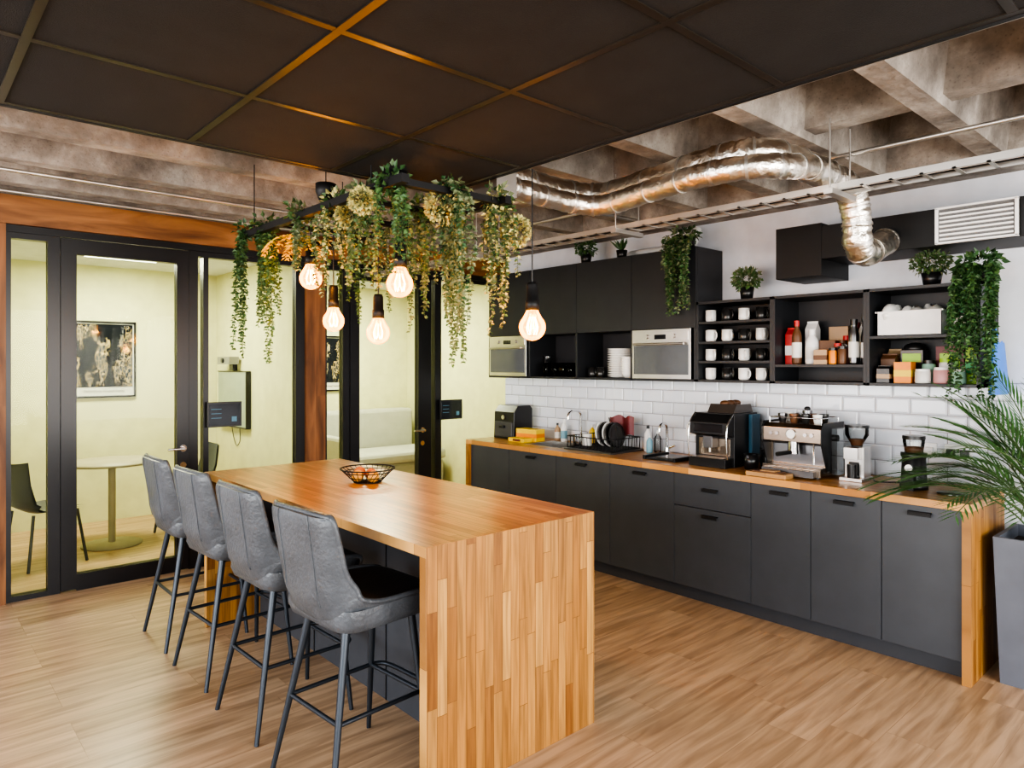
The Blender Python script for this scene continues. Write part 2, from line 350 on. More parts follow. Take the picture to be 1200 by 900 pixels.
# ------------------------------------------------------------------ meeting room contents
def poster(x0,x1,z0,z1,y=8.05):
    b=B()
    for a in ((x0,x0+.02,z0,z1),(x1-.02,x1,z0,z1),(x0,x1,z0,z0+.02),(x0,x1,z1-.02,z1)): b.box(a[0],a[1],y-.03,y-.001,a[2],a[3],blkpl)
    b.box(x0+.015,x1-.015,y-.012,y-.002,z0+.015,z1-.015,paper)
    b.box(x0+.03,x1-.03,y-.018,y-.0125,z0+.11,z1-.03,posterm)
    o=b.build('framed_map_poster')
    t=bpy.data.curves.new('caption','FONT'); t.body='New York, United States'; t.size=.036; t.align_x='CENTER'; t.materials.append(blkpl); t.extrude=.0005
    to=bpy.data.objects.new('caption',t); bpy.context.collection.objects.link(to); to.parent=o
    to.rotation_euler=(math.pi/2,0,0); to.location=(0,.001,.055)
poster(1.345,1.92,1.26,2.04); poster(3.85,4.32,1.26,1.96)
for i,(x,y) in enumerate(((1.62,7.0),(4.1,6.9))):
    b=B(); b.box(x-.3,x+.3,y-.3,y+.3,2.585,2.592,ledm); b.box(x-.31,x+.31,y-.31,y+.31,2.592,2.5995,whitepl); b.build('led_ceiling_panel')
    l=bpy.data.lights.new('led','AREA'); l.size=.58; l.energy=33 if i==0 else 41; l.color=(1,.96,.76)
    lo=bpy.data.objects.new('led_panel_light',l); bpy.context.collection.objects.link(lo); lo.location=(x,y,2.575)
b=B(); c=(1.47,6.95,0)
b.lathe(c,[(0,.72),(.36,.72),(.37,.73),(.36,.745),(0,.745)],tabletop,40)
b.cyl((c[0],c[1],.02),(c[0],c[1],.72),.03,mat=tabletop); b.lathe(c,[(0,0),(.24,0),(.24,.012),(.05,.025),(0,.025)],tabletop,32)
b.build('round_meeting_table')
def shellchair(x,y,rot):
    b=B(); b.M=Matrix.Translation((x,y,0))@Matrix.Rotation(rot,4,'Z')
    def fn(u,v):
        w=(u-.5)*2
        pr=[(.22,.44),(.1,.45),(-.1,.44),(-.2,.5),(-.24,.65),(-.26,.83)]
        t=v*5; i=min(int(t),4); t-=i
        px=pr[i][0]*(1-t)+pr[i+1][0]*t; pz=pr[i][1]*(1-t)+pr[i+1][1]*t
        return (px+.05*abs(w)**2*(v>.5),w*.22,pz+.02*w*w)
    b.surf(fn,8,15,chairgrey)
    def fn2(u,v):
        p=fn(u,v); return (p[0]-.012,p[1],p[2]-.012)
    b.surf(fn2,8,15,chairgrey)
    for sx,sy in ((.17,.17),(.17,-.17),(-.15,.17),(-.15,-.17)):
        b.cyl((sx,sy,.43),(sx*1.35,sy*1.2,0),.012,mat=chairgrey,seg=8)
    b.build('plastic_chair')
shellchair(.92,6.65,.3); shellchair(2.1,6.95,math.pi)
b=B(); b.box(2.70,2.742,7.05,7.85,.95,1.52,M('display_screen',(.33,.38,.32),.25)); b.box(2.742,2.7495,7.2,7.7,1.05,1.42,blkpl)
b.box(2.695,2.745,7.04,7.055,.94,1.53,blkpl); b.box(2.695,2.745,7.05,7.86,.935,.95,blkpl); b.box(2.695,2.745,7.05,7.86,1.52,1.53,blkpl)
b.build('wall_display')
b=B(); b.box(2.62,2.72,7.3,7.65,1.60,1.68,M('grey_plastic',(.25,.25,.22),.4)); b.cyl((2.62,7.47,1.64),(2.60,7.47,1.64),.025,mat=blkpl); b.box(2.7,2.7495,7.42,7.52,1.535,1.62,blkpl); b.build('video_camera')
b=B(); b.tube([(2.73,7.3,.93),(2.74,7.32,.8),(2.735,7.4,.74),(2.74,7.5,.82),(2.74,7.55,.93)],.004,blkpl,6,6); b.build('display_cable')
b=B(); b.box(3.9,5.2,7.05,7.95,.12,.42,sofa_m); b.box(3.95,5.2,7.0,7.7,.42,.55,sofa_m); b.box(3.9,5.2,7.75,8.0,.42,1.02,sofa_m); b.box(3.82,3.95,7.1,8.0,.12,.75,sofa_m)
for x in (3.95,5.1):
    for y in (7.15,7.9): b.cyl((x,y,0),(x,y,.12),.02,mat=blkpl)
b.build('lounge_sofa',.04)

# ------------------------------------------------------------------ island
IX0,IX1,IY0,IY1,IH=1.43,2.34,2.05,4.40,.942
b=B()
b.box(IX0,IX1,IY0+.0,IY1,IH-.04,IH,top_y)
b.box(IX0,IX1,IY0,IY0+.04,0,IH-.04,end_z); b.box(IX0,IX1,IY1-.04,IY1,0,IH-.04,end_z)
b.box(IX0+.0005,IX1-.0005,IY0-.0006,IY0+.001,.0,IH-.0005,end_z)
b.box(1.76,2.30,IY0+.04,IY1-.04,0,IH-.04,char)
for y in (2.85,3.6): b.box(1.755,1.765,y-.002,y+.002,0,IH-.04,blkpl)
b.build('kitchen_island',.002)
b=B(); c=(1.985,3.41,IH)
for r,z in ((.075,.004),(.10,.03),(.13,.06),(.15,.078)):
    b.tube([(c[0]+r*math.cos(t*math.pi/16),c[1]+r*math.sin(t*math.pi/16),c[2]+z) for t in range(32)],.0028 if z<.07 else .004,blkmatt,6,closed=True)
for i in range(28):
    t=2*math.pi*i/28; b.tube([(c[0]+r*math.cos(t+q),c[1]+r*math.sin(t+q),c[2]+z) for r,z,q in ((.0,.003,0),(.075,.004,0),(.10,.03,.08),(.13,.06,.16),(.15,.078,.2))],.0018,blkmatt,5)
b.build('wire_fruit_basket')
b=B()
for dx,dy,z,m in ((0.04,.03,.038,pinkish),(-.05,.02,.038,orangef),(.0,-.06,.038,orangef),(.0,.085,.046,pinkish)):
    b.sph((c[0]+dx,c[1]+dy,c[2]+z),.033,m)
b.build('apples_and_oranges')

# ------------------------------------------------------------------ bar stools
def stool(x,y,rot):
    b=B(); T=Matrix.Translation((x,y,0))@Matrix.Rotation(rot,4,'Z')
    P=[(.240,.655,.200,0,0,.03),(.232,.700,.218,0,.0,.05),(.1,.704,.230,0,.014,.085),(-.05,.70,.234,0,.022,.09),(-.15,.70,.232,.01,.045,.085),(-.205,.745,.224,.045,.04,.06),(-.228,.84,.220,.028,.005,.045),(-.247,.95,.222,.018,0,.04),(-.262,1.035,.220,.012,-.002,.036),(-.267,1.062,.206,.01,-.003,.03)]
    C=cat([Vector(p[:3]) for p in P],4); D=cat([Vector(p[3:6]) for p in P],4); n=len(C)-1
    def mk(inner,ws):
        def fn(u,v):
            k=v; i=min(int(k*n),n-1); t=k*n-i
            p=C[i].lerp(C[i+1],t); q=D[i].lerp(D[i+1],t)
            w=(u-.5)*2; a=abs(w)**2.6
            tg=(C[i+1]-C[i]); nx,nz=tg.y,-tg.x; l=math.hypot(nx,nz) or 1
            nx/=l;nz/=l
            if abs(nz)>.5:
                if nz<0: nx,nz=-nx,-nz
            elif nx<0 and v>.3: nx,nz=-nx,-nz
            elif v<=.3 and nx>0: nx,nz=-nx,-nz
            off=.012 if inner else -q.z
            edge=(1-abs(w)**(6 if inner else 10))
            if v<=.12 and not inner: off*=.4
            return (p.x+q.x*a+nx*off*edge, w*p.z*ws, p.y+q.y*a+nz*off*edge)
        return fn
    nu,nv=20,40
    fo=mk(False,1.0); fi=mk(True,.93)
    b.M=T
    g=[[fo(i/nu,j/nv) for i in range(nu+1)] for j in range(nv+1)]
    h=[[fi(i/nu,j/nv) for i in range(nu+1)] for j in range(nv+1)]
    w=nu+1
    b.surf(fo,nu,nv,leather)
    b.surf(fi,nu,nv,leatherD)
    def loop(g): return [g[0][i] for i in range(w)]+[g[j][nu] for j in range(1,nv+1)]+[g[nv][i] for i in range(nu-1,-1,-1)]+[g[j][0] for j in range(nv-1,0,-1)]
    lo,li=loop(g),loop(h); m=len(lo)
    b.add(lo+li,[(i,(i+1)%m,m+(i+1)%m,m+i) for i in range(m)],leather,True)
    b.tube([((Vector(a)+Vector(c))/2) for a,c in zip(lo,li)],.011,leather,6,closed=True)
    def rr(hx,hy,r,z):
        out=[]
        for cx,cy,a0 in ((hx-r,hy-r,0),(-hx+r,hy-r,90),(-hx+r,-hy+r,180),(hx-r,-hy+r,270)):
            for k in range(7):
                a=math.radians(a0+15*k); out.append((cx+r*math.cos(a)+.01,cy+r*math.sin(a),z))
        return out
    rings=[rr(.19,.185,.07,.612),rr(.222,.218,.08,.628),rr(.232,.232,.08,.66),rr(.228,.228,.08,.708)]
    k=len(rings[0])
    b.add([p for q in rings for p in q],[(j*k+i,j*k+(i+1)%k,(j+1)*k+(i+1)%k,(j+1)*k+i) for j in range(3) for i in range(k)],leather,True)
    b.add(rings[0],[list(range(k))[::-1]],leatherD)
    for s in (-.5,.5):
        pts=[fo(.5+s/2,.55+.45*k/8) for k in range(9)]
        b.tube([(p[0]-.001,p[1],p[2]) for p in pts],.0028,leather,5)
    b.box(-.16,.16,-.14,.14,.596,.615,legm)
    ft={}
    for sx,fx in ((-.15,-.265),(.15,.185)):
        for s in (-1,1):
            b.cyl((sx,s*.13,.615),(fx,s*.215,.0),.0165,.010,legm,12)
            k=.52; ft[(sx>0,s)]=(sx+(fx-sx)*k, s*(.13+.085*k), .615*(1-k))
    r=[ft[(False,-1)],ft[(True,-1)],ft[(True,1)],ft[(False,1)]]
    for i in range(4): b.cyl(r[i],r[(i+1)%4],.009,mat=legm,seg=10)
    b.tube([r[1],(r[1][0]+.05,r[1][1]*.8,r[1][2]),(r[1][0]+.06,0,r[1][2]),(r[2][0]+.05,r[2][1]*.8,r[2][2]),r[2]],.010,legm,8,5)
    b.build('bar_stool')
for y,r in ((2.46,.07),(3.09,.03),(3.73,.05),(4.34,.0)): stool(1.40,y,r)

# ------------------------------------------------------------------ kitchen base run
CH=.906; Y0,Y1=1.02,5.05
b=B()
b.box(4.02,4.595,Y0+.041,Y1-.041,.10,.70,char)
b.box(4.02,4.045,Y0+.041,Y1-.041,.70,CH-.041,char)
b.box(4.07,4.59,Y0+.041,Y1-.041,0,.10,charkick)
ys=[1.065,1.446,1.834,2.211,2.78,3.347,3.91,4.476,5.005]
for i in range(8):
    a,c=ys[i]+.002,ys[i+1]-.002
    if i==3:
        b.box(3.998,4.02,a,c,.105,.64,char); b.box(3.998,4.02,a,c,.646,CH-.045,char)
        hz=[.775,.60]
    else:
        b.box(3.998,4.02,a,c,.105,CH-.045,char); hz=[.825]
    if i==7: hz=[]
    for z in hz:
        m=(a+c)/2
        b.box(3.972,3.998,m-.055,m+.055,z,z+.007,blkmatt); b.box(3.972,3.978,m-.055,m+.055,z-.014,z,blkmatt)
b.build('kitchen_base_cabinets',.0015)
b=B()
z0,z1=CH-.04,CH
sx0,sx1,sy0,sy1=4.12,4.46,3.98,4.40
b.box(3.97,sx0,Y0,Y1,z0,z1,top_y); b.box(sx1,4.588,Y0,Y1,z0,z1,top_y)
b.box(sx0,sx1,Y0,sy0,z0,z1,top_y); b.box(sx0,sx1,sy1,Y1,z0,z1,top_y)
b.build('oak_countertop',.0015)
simple('oak_waterfall_end_panel',3.97,4.588,Y0,Y0+.04,0,z0-.0005,end_z); simple('oak_waterfall_end_panel',3.97,4.588,Y1-.04,Y1,0,z0-.0005,end_z)
b=B()
b.box(sx0+.0,sx1,sy0,sy1,.74,.745,steel)
for q in ((sx0-.008,sx0+.004,sy0-.008,sy1+.008),(sx1-.004,sx1+.008,sy0-.008,sy1+.008),(sx0,sx1,sy0-.008,sy0+.004),(sx0,sx1,sy1-.004,sy1+.008)): b.box(*q,.745,CH+.003,steel)
b.cyl((4.29,4.19,.745),(4.29,4.19,.749),.03,mat=dsteel)
b.build('kitchen_sink')
def faucet(x,y,h,reach):
    b=B(); z=CH
    b.cyl((x,y,z),(x,y,z+.05),.024,.02,chrome)
    b.tube([(x,y,z+.04),(x,y,z+h*.7),(x-.01,y,z+h*.92),(x-reach*.45,y,z+h),(x-reach*.9,y,z+h*.93),(x-reach,y,z+h*.75)],.011,chrome,10,6)
    b.cyl((x,y-.02,z+.05),(x,y-.075,z+.075),.007,mat=chrome)
    b.build('chrome_tap')
faucet(4.53,4.12,.29,.17); faucet(4.47,3.17,.24,.10)

# ------------------------------------------------------------------ upper cabinets
UX=4.25; t=.018
b=B()
ub=[2.77,3.345,3.92,4.49,5.05]
z0,zm,z1=1.475,1.86,2.44
b.box(UX+.02,4.598,2.77,5.05,zm,z1,black)
b.box(UX,4.598,2.77,2.77+t,z0,zm,black); b.box(UX,4.598,5.05-t,5.05,z0,zm,black)
b.box(UX,4.598,2.77,5.05,z0,z0+t,black); b.box(4.58,4.598,2.77,5.05,z0,zm,shelfin)
for y in ub[1:-1]: b.box(UX,4.59,y-t/2,y+t/2,z0,zm,black)
for i in range(4): b.box(UX,UX+.02,ub[i]+.002,ub[i+1]-.002,zm+.002,z1,black)
b.build('kitchen_wall_cabinets',.001)
b=B()
ZT=2.04
b.box(4.58,4.598,1.05,2.769,z0,ZT,shelfin)
b.box(UX,4.598,1.05,2.769,z0,z0+t,black); b.box(UX,4.598,1.05,2.769,ZT-t,ZT,black)
for y in (1.05,1.62,2.20,2.769-t): b.box(UX,4.598,y,y+t,z0,ZT,black)
b.box(UX,4.598,1.602,1.62,z0,ZT,black); b.box(UX,4.598,2.182,2.20,z0,ZT,black)
for z in (1.625,1.76,1.90): b.box(UX+.003,4.58,2.218,2.75,z-t,z,black)
b.box(UX+.003,4.58,1.638,2.182,1.60-t,1.60,black)
b.box(UX+.003,4.58,1.068,1.602,1.765-t,1.765,black)
b.build('open_wall_shelving',.001)
def microwave(y0,y1):
    b=B(); f=UX-.012
    b.box(f,4.57,y0+.012,y1-.012,z0+t+.001,zm-.002,dsteel)
    b.box(f-.006,f,y0+.012,y1-.012,z0+t+.001,zm-.002,steel)
    b.box(f-.010,f-.006,y0+.03,y1-.03,z0+.05,zm-.12,oveng)
    b.box(f-.009,f-.005,y0+.03,y1-.03,zm-.085,zm-.02,steel)
    b.box(f-.012,f-.008,(y0+y1)/2-.05,(y0+y1)/2+.05,zm-.075,zm-.04,screen)
    for s in (-1,1): b.cyl((f-.006,(y0+y1)/2+s*.12,zm-.053),(f-.026,(y0+y1)/2+s*.12,zm-.053),.016,mat=steel)
    b.cyl((f-.04,y0+.05,zm-.11),(f-.04,y1-.05,zm-.11),.009,mat=steel)
    for y in (y0+.07,y1-.07): b.cyl((f-.006,y,zm-.11),(f-.04,y,zm-.11),.006,mat=steel)
    b.build('built_in_microwave',.001)
microwave(2.79,3.335); microwave(4.50,5.03)

# ------------------------------------------------------------------ small shelf objects
def mug(x,y,z,m,rot=0,r=.037,h=.082):
    b=B(); b.lathe((x,y,z),[(0,.001),(r*.85,.0005),(r,.012),(r,h),(r-.004,h),(r-.005,.01),(0,.01)],m,20)
    cx,sy=math.cos(rot),math.sin(rot)
    pts=[(x+cx*(r+o),y+sy*(r+o),z+h*k) for o,k in ((-.002,.82),(.018,.8),(.026,.52),(.018,.25),(-.002,.2))]
    b.tube(pts,.005,m,6,4); b.build('coffee_mug')
blkc=M('black_ceramic',(.02,.02,.02),.25)
rows={1.4935:[whitep,blkc,whitep,whitep],1.6255:[whitep,blkc,whitep,blkc],1.7605:[whitep,whitep,blkc,whitep],1.9005:[whitep,blkc,whitep,blkc]}
for z,ms in rows.items():
    for i,m in enumerate(ms): mug(4.33,2.70-i*.128,z,m,rot=-2.2+R(-.3,.3))
    for i in range(3): mug(4.46,2.64-i*.13,z,random.choice([whitep,blkc]),rot=-2)
mug(4.36,3.84,1.4935,blkc,-2); mug(4.36,3.75,1.4935,blkc,-2); mug(4.46,3.84,1.4935,whitep,-2)
b=B()
for i in range(16): b.lathe((4.42,3.58,1.4935+i*.0145),[(0,.001),(.07,.001),(.115,.014),(.113,.016),(.07,.006),(0,.006)],whitep,28)
b.build('stack_of_plates')
b=B()
for i in range(7): b.lathe((4.32,3.43,1.4935+i*.02),[(0,.001),(.03,.001),(.06,.045),(.057,.047),(.028,.006),(0,.006)],whitep,24)
b.build('stack_of_bowls')
b=B()
for i in range(4):
    for j in range(3):
        b.lathe((4.32+j*.08,4.05+i*.095,1.4935),[(0,.001),(.03,.001),(.035,.12),(.032,.12),(.027,.008),(0,.008)],clear,16)
b.lathe((4.42,4.43,1.4935),[(0,.001),(.035,.001),(.006,.008),(.005,.08),(.038,.12),(.035,.18)],clear,16)
b.build('drinking_glasses')
def bottle(name,x,y,z,r,h,m,cap,neck=.45,label=None):
    b=B(); b.lathe((x,y,z),[(0,.001),(r*.95,.001),(r,.01),(r,h*.62),(r*.85,h*.72),(r*neck,h*.82),(r*neck,h*.88)],m,20)
    b.cyl((x,y,z+h*.87),(x,y,z+h),r*neck*1.15,mat=cap)
    if label: b.lathe((x,y,z),[(r+.0008,h*.15),(r+.0008,h*.5)],label,20)
    b.build(name)
def jar(name,x,y,z,r,h,m,cap):
    b=B(); b.lathe((x,y,z),[(0,.001),(r*.95,.001),(r,.008),(r,h*.8),(r*.85,h*.86)],m,20); b.cyl((x,y,z+h*.84),(x,y,z+h),r*.92,mat=cap); b.build(name)
def carton(name,x,y,z,wx,wy,h,m,m2,gable=True,rot=0):
    b=B(); b.M=Matrix.Translation((x,y,z))@Matrix.Rotation(rot,4,'Z')
    hh=h*.82 if gable else h
    b.box(-wx/2,wx/2,-wy/2,wy/2,0,hh,m); b.box(-wx/2-.0008,wx/2+.0008,-wy/2-.0008,wy/2+.0008,hh*.3,hh*.62,m2)
    if gable: b.prism([(-wx/2,hh),(wx/2,hh),(.004,h*.95),(.004,h),(-.004,h),(-.004,h*.95)],-wy/2,wy/2,m,'y')
    b.build(name,.001)
z=1.6005
carton('milk_carton',4.40,2.135,z,.07,.07,.24,red,whitepl); carton('milk_carton',4.48,2.04,z,.07,.07,.28,whitepl,redd)
bottle('syrup_bottle',4.33,2.075,z,.03,.28,brown,red,label=paper)
bottle('detergent_bottle',4.36,1.99,z,.040,.22,whitepl,whitepl,label=paper)
carton('tea_box',4.30,1.90,z,.06,.08,.09,tan,brown,False); carton('tea_box',4.41,1.90,z,.08,.10,.15,brown,orange,False); carton('tea_box',4.52,1.88,z,.06,.12,.24,tan,redd,False)
for k,(xx,yy,m,cp,hh) in enumerate(((4.29,1.83,orange,blkpl,.10),(4.35,1.825,brown,red,.13),(4.29,1.775,brown,blkpl,.11),(4.35,1.77,redd,blkpl,.12),(4.41,1.82,paper,brown,.15),(4.41,1.76,tan,blkpl,.16),(4.47,1.82,orange,red,.18))): jar('spice_jar',xx,yy,z,.024,hh,m,cp)
bottle('steel_flask',4.31,1.713,z,.030,.27,dsteel,blkpl,.6,paper); bottle('black_bottle',4.33,1.660,z,.020,.26,blkpl,blkpl,.6,paper); bottle('white_pump_bottle',4.40,1.695,z,.026,.30,whitepl,blkpl,.3)
bottle('sauce_bottle',4.48,1.76,z,.03,.26,blkpl,redd,label=yellow); bottle('oil_bottle',4.48,1.68,z,.03,.29,brown,yellow,label=paper)
z=1.7655
b=B()
def tub(b,x0,x1,y0,y1,z,h,m,th=.004):
    b.box(x0,x1,y0,y1,z,z+th,m); b.box(x0,x0+th,y0,y1,z,z+h,m); b.box(x1-th,x1,y0,y1,z,z+h,m); b.box(x0,x1,y0,y0+th,z,z+h,m); b.box(x0,x1,y1-th,y1,z,z+h,m)
    b.box(x0-.008,x1+.008,y0-.008,y0+.004,z+h-.008,z+h,m); b.box(x0-.008,x1+.008,y1-.004,y1+.008,z+h-.008,z+h,m); b.box(x0-.008,x0+.004,y0,y1,z+h-.008,z+h,m)
tub(b,4.29,4.55,1.24,1.575,z,.14,whitepl)
for i in range(9):
    cx,cy,cz=4.42+R(-.06,.04),1.30+i*.028,z+.10+R(0,.03); rx,ry=R(.05,.09),R(.03,.05)
    q=[R(.8,1.25) for _ in range(12)]
    b.surf(lambda u,v:(cx+rx*math.cos(6.283*u)*math.sin(3.14*v)*q[int(u*11)%11],cy+ry*math.sin(6.283*u)*math.sin(3.14*v)*q[int(u*11)%11],cz-.06*math.cos(3.14*v)*q[int(v*11)]),11,8,whitep if i%3 else paper)
b.build('plastic_storage_bin')
carton('coffee_pouch',4.36,1.165,z,.07,.10,.22,green,whitepl)
carton('coffee_pouch',4.48,1.13,z,.06,.09,.2,green,whitepl)
z=1.4935
carton('snack_box',4.33,1.44,z,.08,.09,.12,orange,yellow,False)
carton('coffee_bag',4.42,1.55,z,.07,.08,.17,brown,blkpl); carton('coffee_bag',4.31,1.54,z,.06,.07,.10,blkpl,tan); carton('coffee_bag',4.52,1.555,z,.06,.07,.2,tan,redd)
for xx,yy,r,h,m,cp in ((4.31,1.34,.04,.08,paper,whitepl),(4.32,1.25,.04,.09,pink,whitepl),(4.41,1.34,.035,.13,grape,blkpl),(4.40,1.25,.035,.14,paper,lime),(4.31,1.165,.035,.08,grape,whitepl),(4.39,1.43,.0,.0,paper,paper)):
    if r: jar('lidded_jar',xx,yy,z,r,h,m,cp)
b=B(); b.sph((4.49,1.44,z+.20),(.05,.06,.035),blkpl); b.box(4.44,4.54,1.38,1.50,z,z+.19,blkpl); b.box(4.438,4.44,1.39,1.49,z+.12,z+.17,lime); b.build('protein_powder_bag',.008)
b=B(); b.box(4.46,4.54,1.18,1.32,z,z+.21,redd); b.box(4.458,4.46,1.2,1.3,z+.06,z+.17,lime); b.build('cereal_box',.002)
carton('cereal_box',4.42,1.12,z,.06,.07,.2,lime,green,False)
b=B()
def bagfn(u,v):
    a=u*2*math.pi; w=1-.35*v**2
    return (4.42+.14*math.cos(a)*w,1.008+.036*math.sin(a)*(1-.6*v),1.44+.28*v+.008*math.sin(7*a)*v)
b.surf(bagfn,28,12,blue); b.surf(lambda u,v:(4.42+.14*v*math.cos(6.2832*u),1.008+.036*v*math.sin(6.2832*u),1.44),28,2,blue)
b.tube([(4.37,1.02,1.71),(4.385,1.03,1.80),(4.445,1.03,1.80),(4.46,1.02,1.71)],.005,blue,6,5); b.cyl((4.415,1.05,1.795),(4.415,1.015,1.795),.005,mat=chrome,seg=8); b.build('blue_shopping_bag')

# ------------------------------------------------------------------ counter appliances
z=CH+.0008
b=B(); b.prism([(4.26,z),(4.50,z),(4.50,z+.28),(4.47,z+.31),(4.32,z+.31),(4.27,z+.25)],4.71,4.99,blkpl,'y')
b.box(4.255,4.27,4.73,4.97,z+.02,z+.16,M('grey_front',(.06,.06,.065),.3)); b.box(4.225,4.26,4.82,4.88,z+.10,z+.125,blkpl); b.cyl((4.262,4.85,z+.2),(4.25,4.85,z+.2),.02,mat=steel)
b.build('air_fryer',.006)
carton('toast_packet',4.33,4.56,z,.12,.24,.11,yellow,orange,False,.1)
b=B(); b.box(4.15,4.26,4.46,4.66,z,z+.035,yellow); b.box(4.149,4.261,4.50,4.60,z+.008,z+.028,redd); b.build('crispbread_box',.002)
bottle('dish_soap_bottle',4.50,4.30,z,.03,.2,whitepl,whitepl,.35,soapl); bottle('dish_soap_bottle',4.53,3.99,z,.028,.17,yellow,whitepl,.35); bottle('hand_wash_bottle',4.52,4.40,z,.026,.16,tan,blkpl,.35,paper)
b=B(); x0,x1,y0,y1=4.12,4.48,3.44,3.90
for zz in (.02,.11):
    b.tube([(x0,y0,z+zz),(x1,y0,z+zz),(x1,y1,z+zz),(x0,y1,z+zz)],.004,blkmatt,6,closed=True)
for i in range(14):
    y=y0+(y1-y0)*i/13; b.tube([(x0,y,z+.11),(x0+.01,y,z+.02),(x1-.01,y,z+.02),(x1,y,z+.11)],.0025,blkmatt,5)
for i in range(11):
    x=x0+(x1-x0)*i/10
    for y in (y0,y1): b.cyl((x,y,z+.02),(x,y,z+.11),.0025,mat=blkmatt,seg=5)
b.box(x0-.02,x1+.02,y0-.02,y1+.02,z,z+.012,dsteel)
for i in range(5):
    b.M=Matrix.Translation((4.3,3.54+i*.035,z+.13))@Matrix.Rotation(math.pi/2-.15,4,'X'); b.lathe((0,0,0),[(0,0),(.07,0),(.10,.012),(.098,.015),(.07,.004),(0,.004)],whitep if i in (2,4) else blkc,24)
b.M=Matrix.Identity(4)
b.lathe((4.25,3.80,z+.03),[(.04,.09),(.04,0),(0,0)],whitep,16); b.lathe((4.4,3.8,z+.03),[(.035,.12),(.035,0),(0,0)],clear,16); b.lathe((4.2,3.86,z+.03),[(.03,.09),(.035,0),(0,0)],clear,16)
b.tube([(4.36,3.6,z+.03),(4.36,3.66,z+.26)],.006,blkpl,6)
b.surf(lambda u,v:(4.43-.02*math.sin(u*9),3.46+.24*u,z+.27-.15*v+.012*math.sin(u*12)),16,6,redd)
b.build('dish_drying_rack')
bottle('spray_bottle',4.48,3.36,z,.03,.21,whitepl,blkpl,.35); bottle('spray_bottle',4.50,3.28,z,.028,.17,clear,whitepl,.35); bottle('spray_bottle',4.42,3.30,z,.025,.14,soapl,whitepl,.35)
b=B(); b.box(4.12,4.40,2.86,3.12,z,z+.012,blkpl); b.box(4.11,4.41,2.85,2.87,z,z+.028,blkpl); b.box(4.11,4.41,3.11,3.13,z,z+.028,blkpl); b.box(4.15,4.35,2.9,3.05,z+.012,z+.022,dsteel); b.build('drip_mat_tray',.002)
b=B(); x0,x1,y0,y1=4.10,4.50,2.44,2.74
b.box(x0+.10,x1,y0,y1,z,z+.36,blkpl); b.box(x0,x0+.12,y0+.01,y1-.01,z,z+.06,blkpl); b.box(x0+.005,x0+.11,y0+.03,y1-.03,z+.06,z+.066,steel)
b.prism([(x0+.10,z+.20),(x0+.02,z+.22),(x0+.02,z+.30),(x0+.10,z+.355)],y0+.005,y1-.005,blkpl,'y')
b.box(x0+.016,x0+.021,y0+.04,y1-.04,z+.235,z+.29,screen)
b.box(x0+.01,x0+.09,(y0+y1)/2-.035,(y0+y1)/2+.035,z+.13,z+.21,dsteel); b.cyl((x0+.04,(y0+y1)/2,z+.10),(x0+.04,(y0+y1)/2,z+.14),.008,mat=steel)
b.box(x0+.095,x0+.10,y0+.03,y1-.03,z+.07,z+.19,bronze)
b.prism([(x0+.12,z+.36),(x1-.02,z+.36),(x1-.05,z+.42),(x0+.16,z+.42)],y0+.02,y1-.08,M('smoked_lid',(.05,.04,.035),.1),'y')
b.box(x0+.28,x1-.01,y0-.028,y0-.002,z+.05,z+.35,tealm)
for k in range(3): b.sph((x0+.2+k*.07,(y0+y1)/2-.02,z+.425),(.035,.035,.02),brown)
for yy in (y0+.004,y1-.004): b.tube([(x0+.02,yy,z+.06),(x0+.005,yy,z+.15),(x0+.015,yy,z+.28),(x0+.09,yy,z+.36)],.006,chrome,8,5)
b.build('bean_to_cup_coffee_machine',.006)
b=B(); b.lathe((4.24,2.34,z),[(0,0),(.045,0),(.05,.10),(.047,.10),(.044,.01)],blkpl,20); b.cyl((4.19,2.34,z+.085),(4.29,2.34,z+.085),.01,mat=dsteel); b.build('knock_box')
b=B(); b.lathe((4.42,2.33,z),[(0,0),(.038,0),(.04,.05),(.03,.1),(.033,.115)],blkpl,20); b.tube([(4.38,2.33,z+.1),(4.355,2.33,z+.07),(4.38,2.33,z+.03)],.005,blkpl,6,4); b.build('milk_jug')
b=B(); x0,x1,y0,y1=4.12,4.46,1.84,2.21
b.box(x0+.02,x1,y0,y1,z+.012,z+.065,bronze); b.box(x0-.03,x0+.12,y0+.02,y1-.02,z+.01,z+.05,dsteel)
for k in range(7): b.box(x0-.025,x0+.115,y0+.04+k*.042,y0+.05+k*.042,z+.05,z+.054,chrome)
b.box(x0+.13,x1,y0,y1,z+.065,z+.31,bronze)
b.prism([(x0+.13,z+.19),(x0+.03,z+.215),(x0+.03,z+.30),(x0+.06,z+.325),(x1,z+.325),(x1,z+.19)],y0,y1,bronze,'y')
for yy in (y0-.006,y1): b.prism([(x0+.10,z+.04),(x1+.002,z+.04),(x1+.002,z+.335),(x0+.05,z+.335),(x0+.02,z+.30),(x0+.02,z+.21)],yy,yy+.006,blkpl,'y')
b.box(x0+.125,x0+.131,y0+.02,y1-.02,z+.07,z+.19,dsteel)
my=(y0+y1)/2
b.cyl((x0+.06,my,z+.215),(x0+.06,my,z+.155),.033,mat=chrome); b.cyl((x0+.06,my,z+.16),(x0+.06,my,z+.14),.037,mat=chrome); b.cyl((x0+.04,my,z+.15),(x0-.09,my+.03,z+.145),.013,mat=blkpl)
b.cyl((x0+.031,my,z+.262),(x0+.022,my,z+.262),.028,mat=whitep); b.cyl((x0+.031,my,z+.262),(x0+.018,my,z+.262),.031,mat=chrome,caps=False)
for dy in (-.13,-.09,.09,.13): b.cyl((x0+.03,my+dy,z+.262),(x0+.02,my+dy,z+.262),.012,mat=chrome)
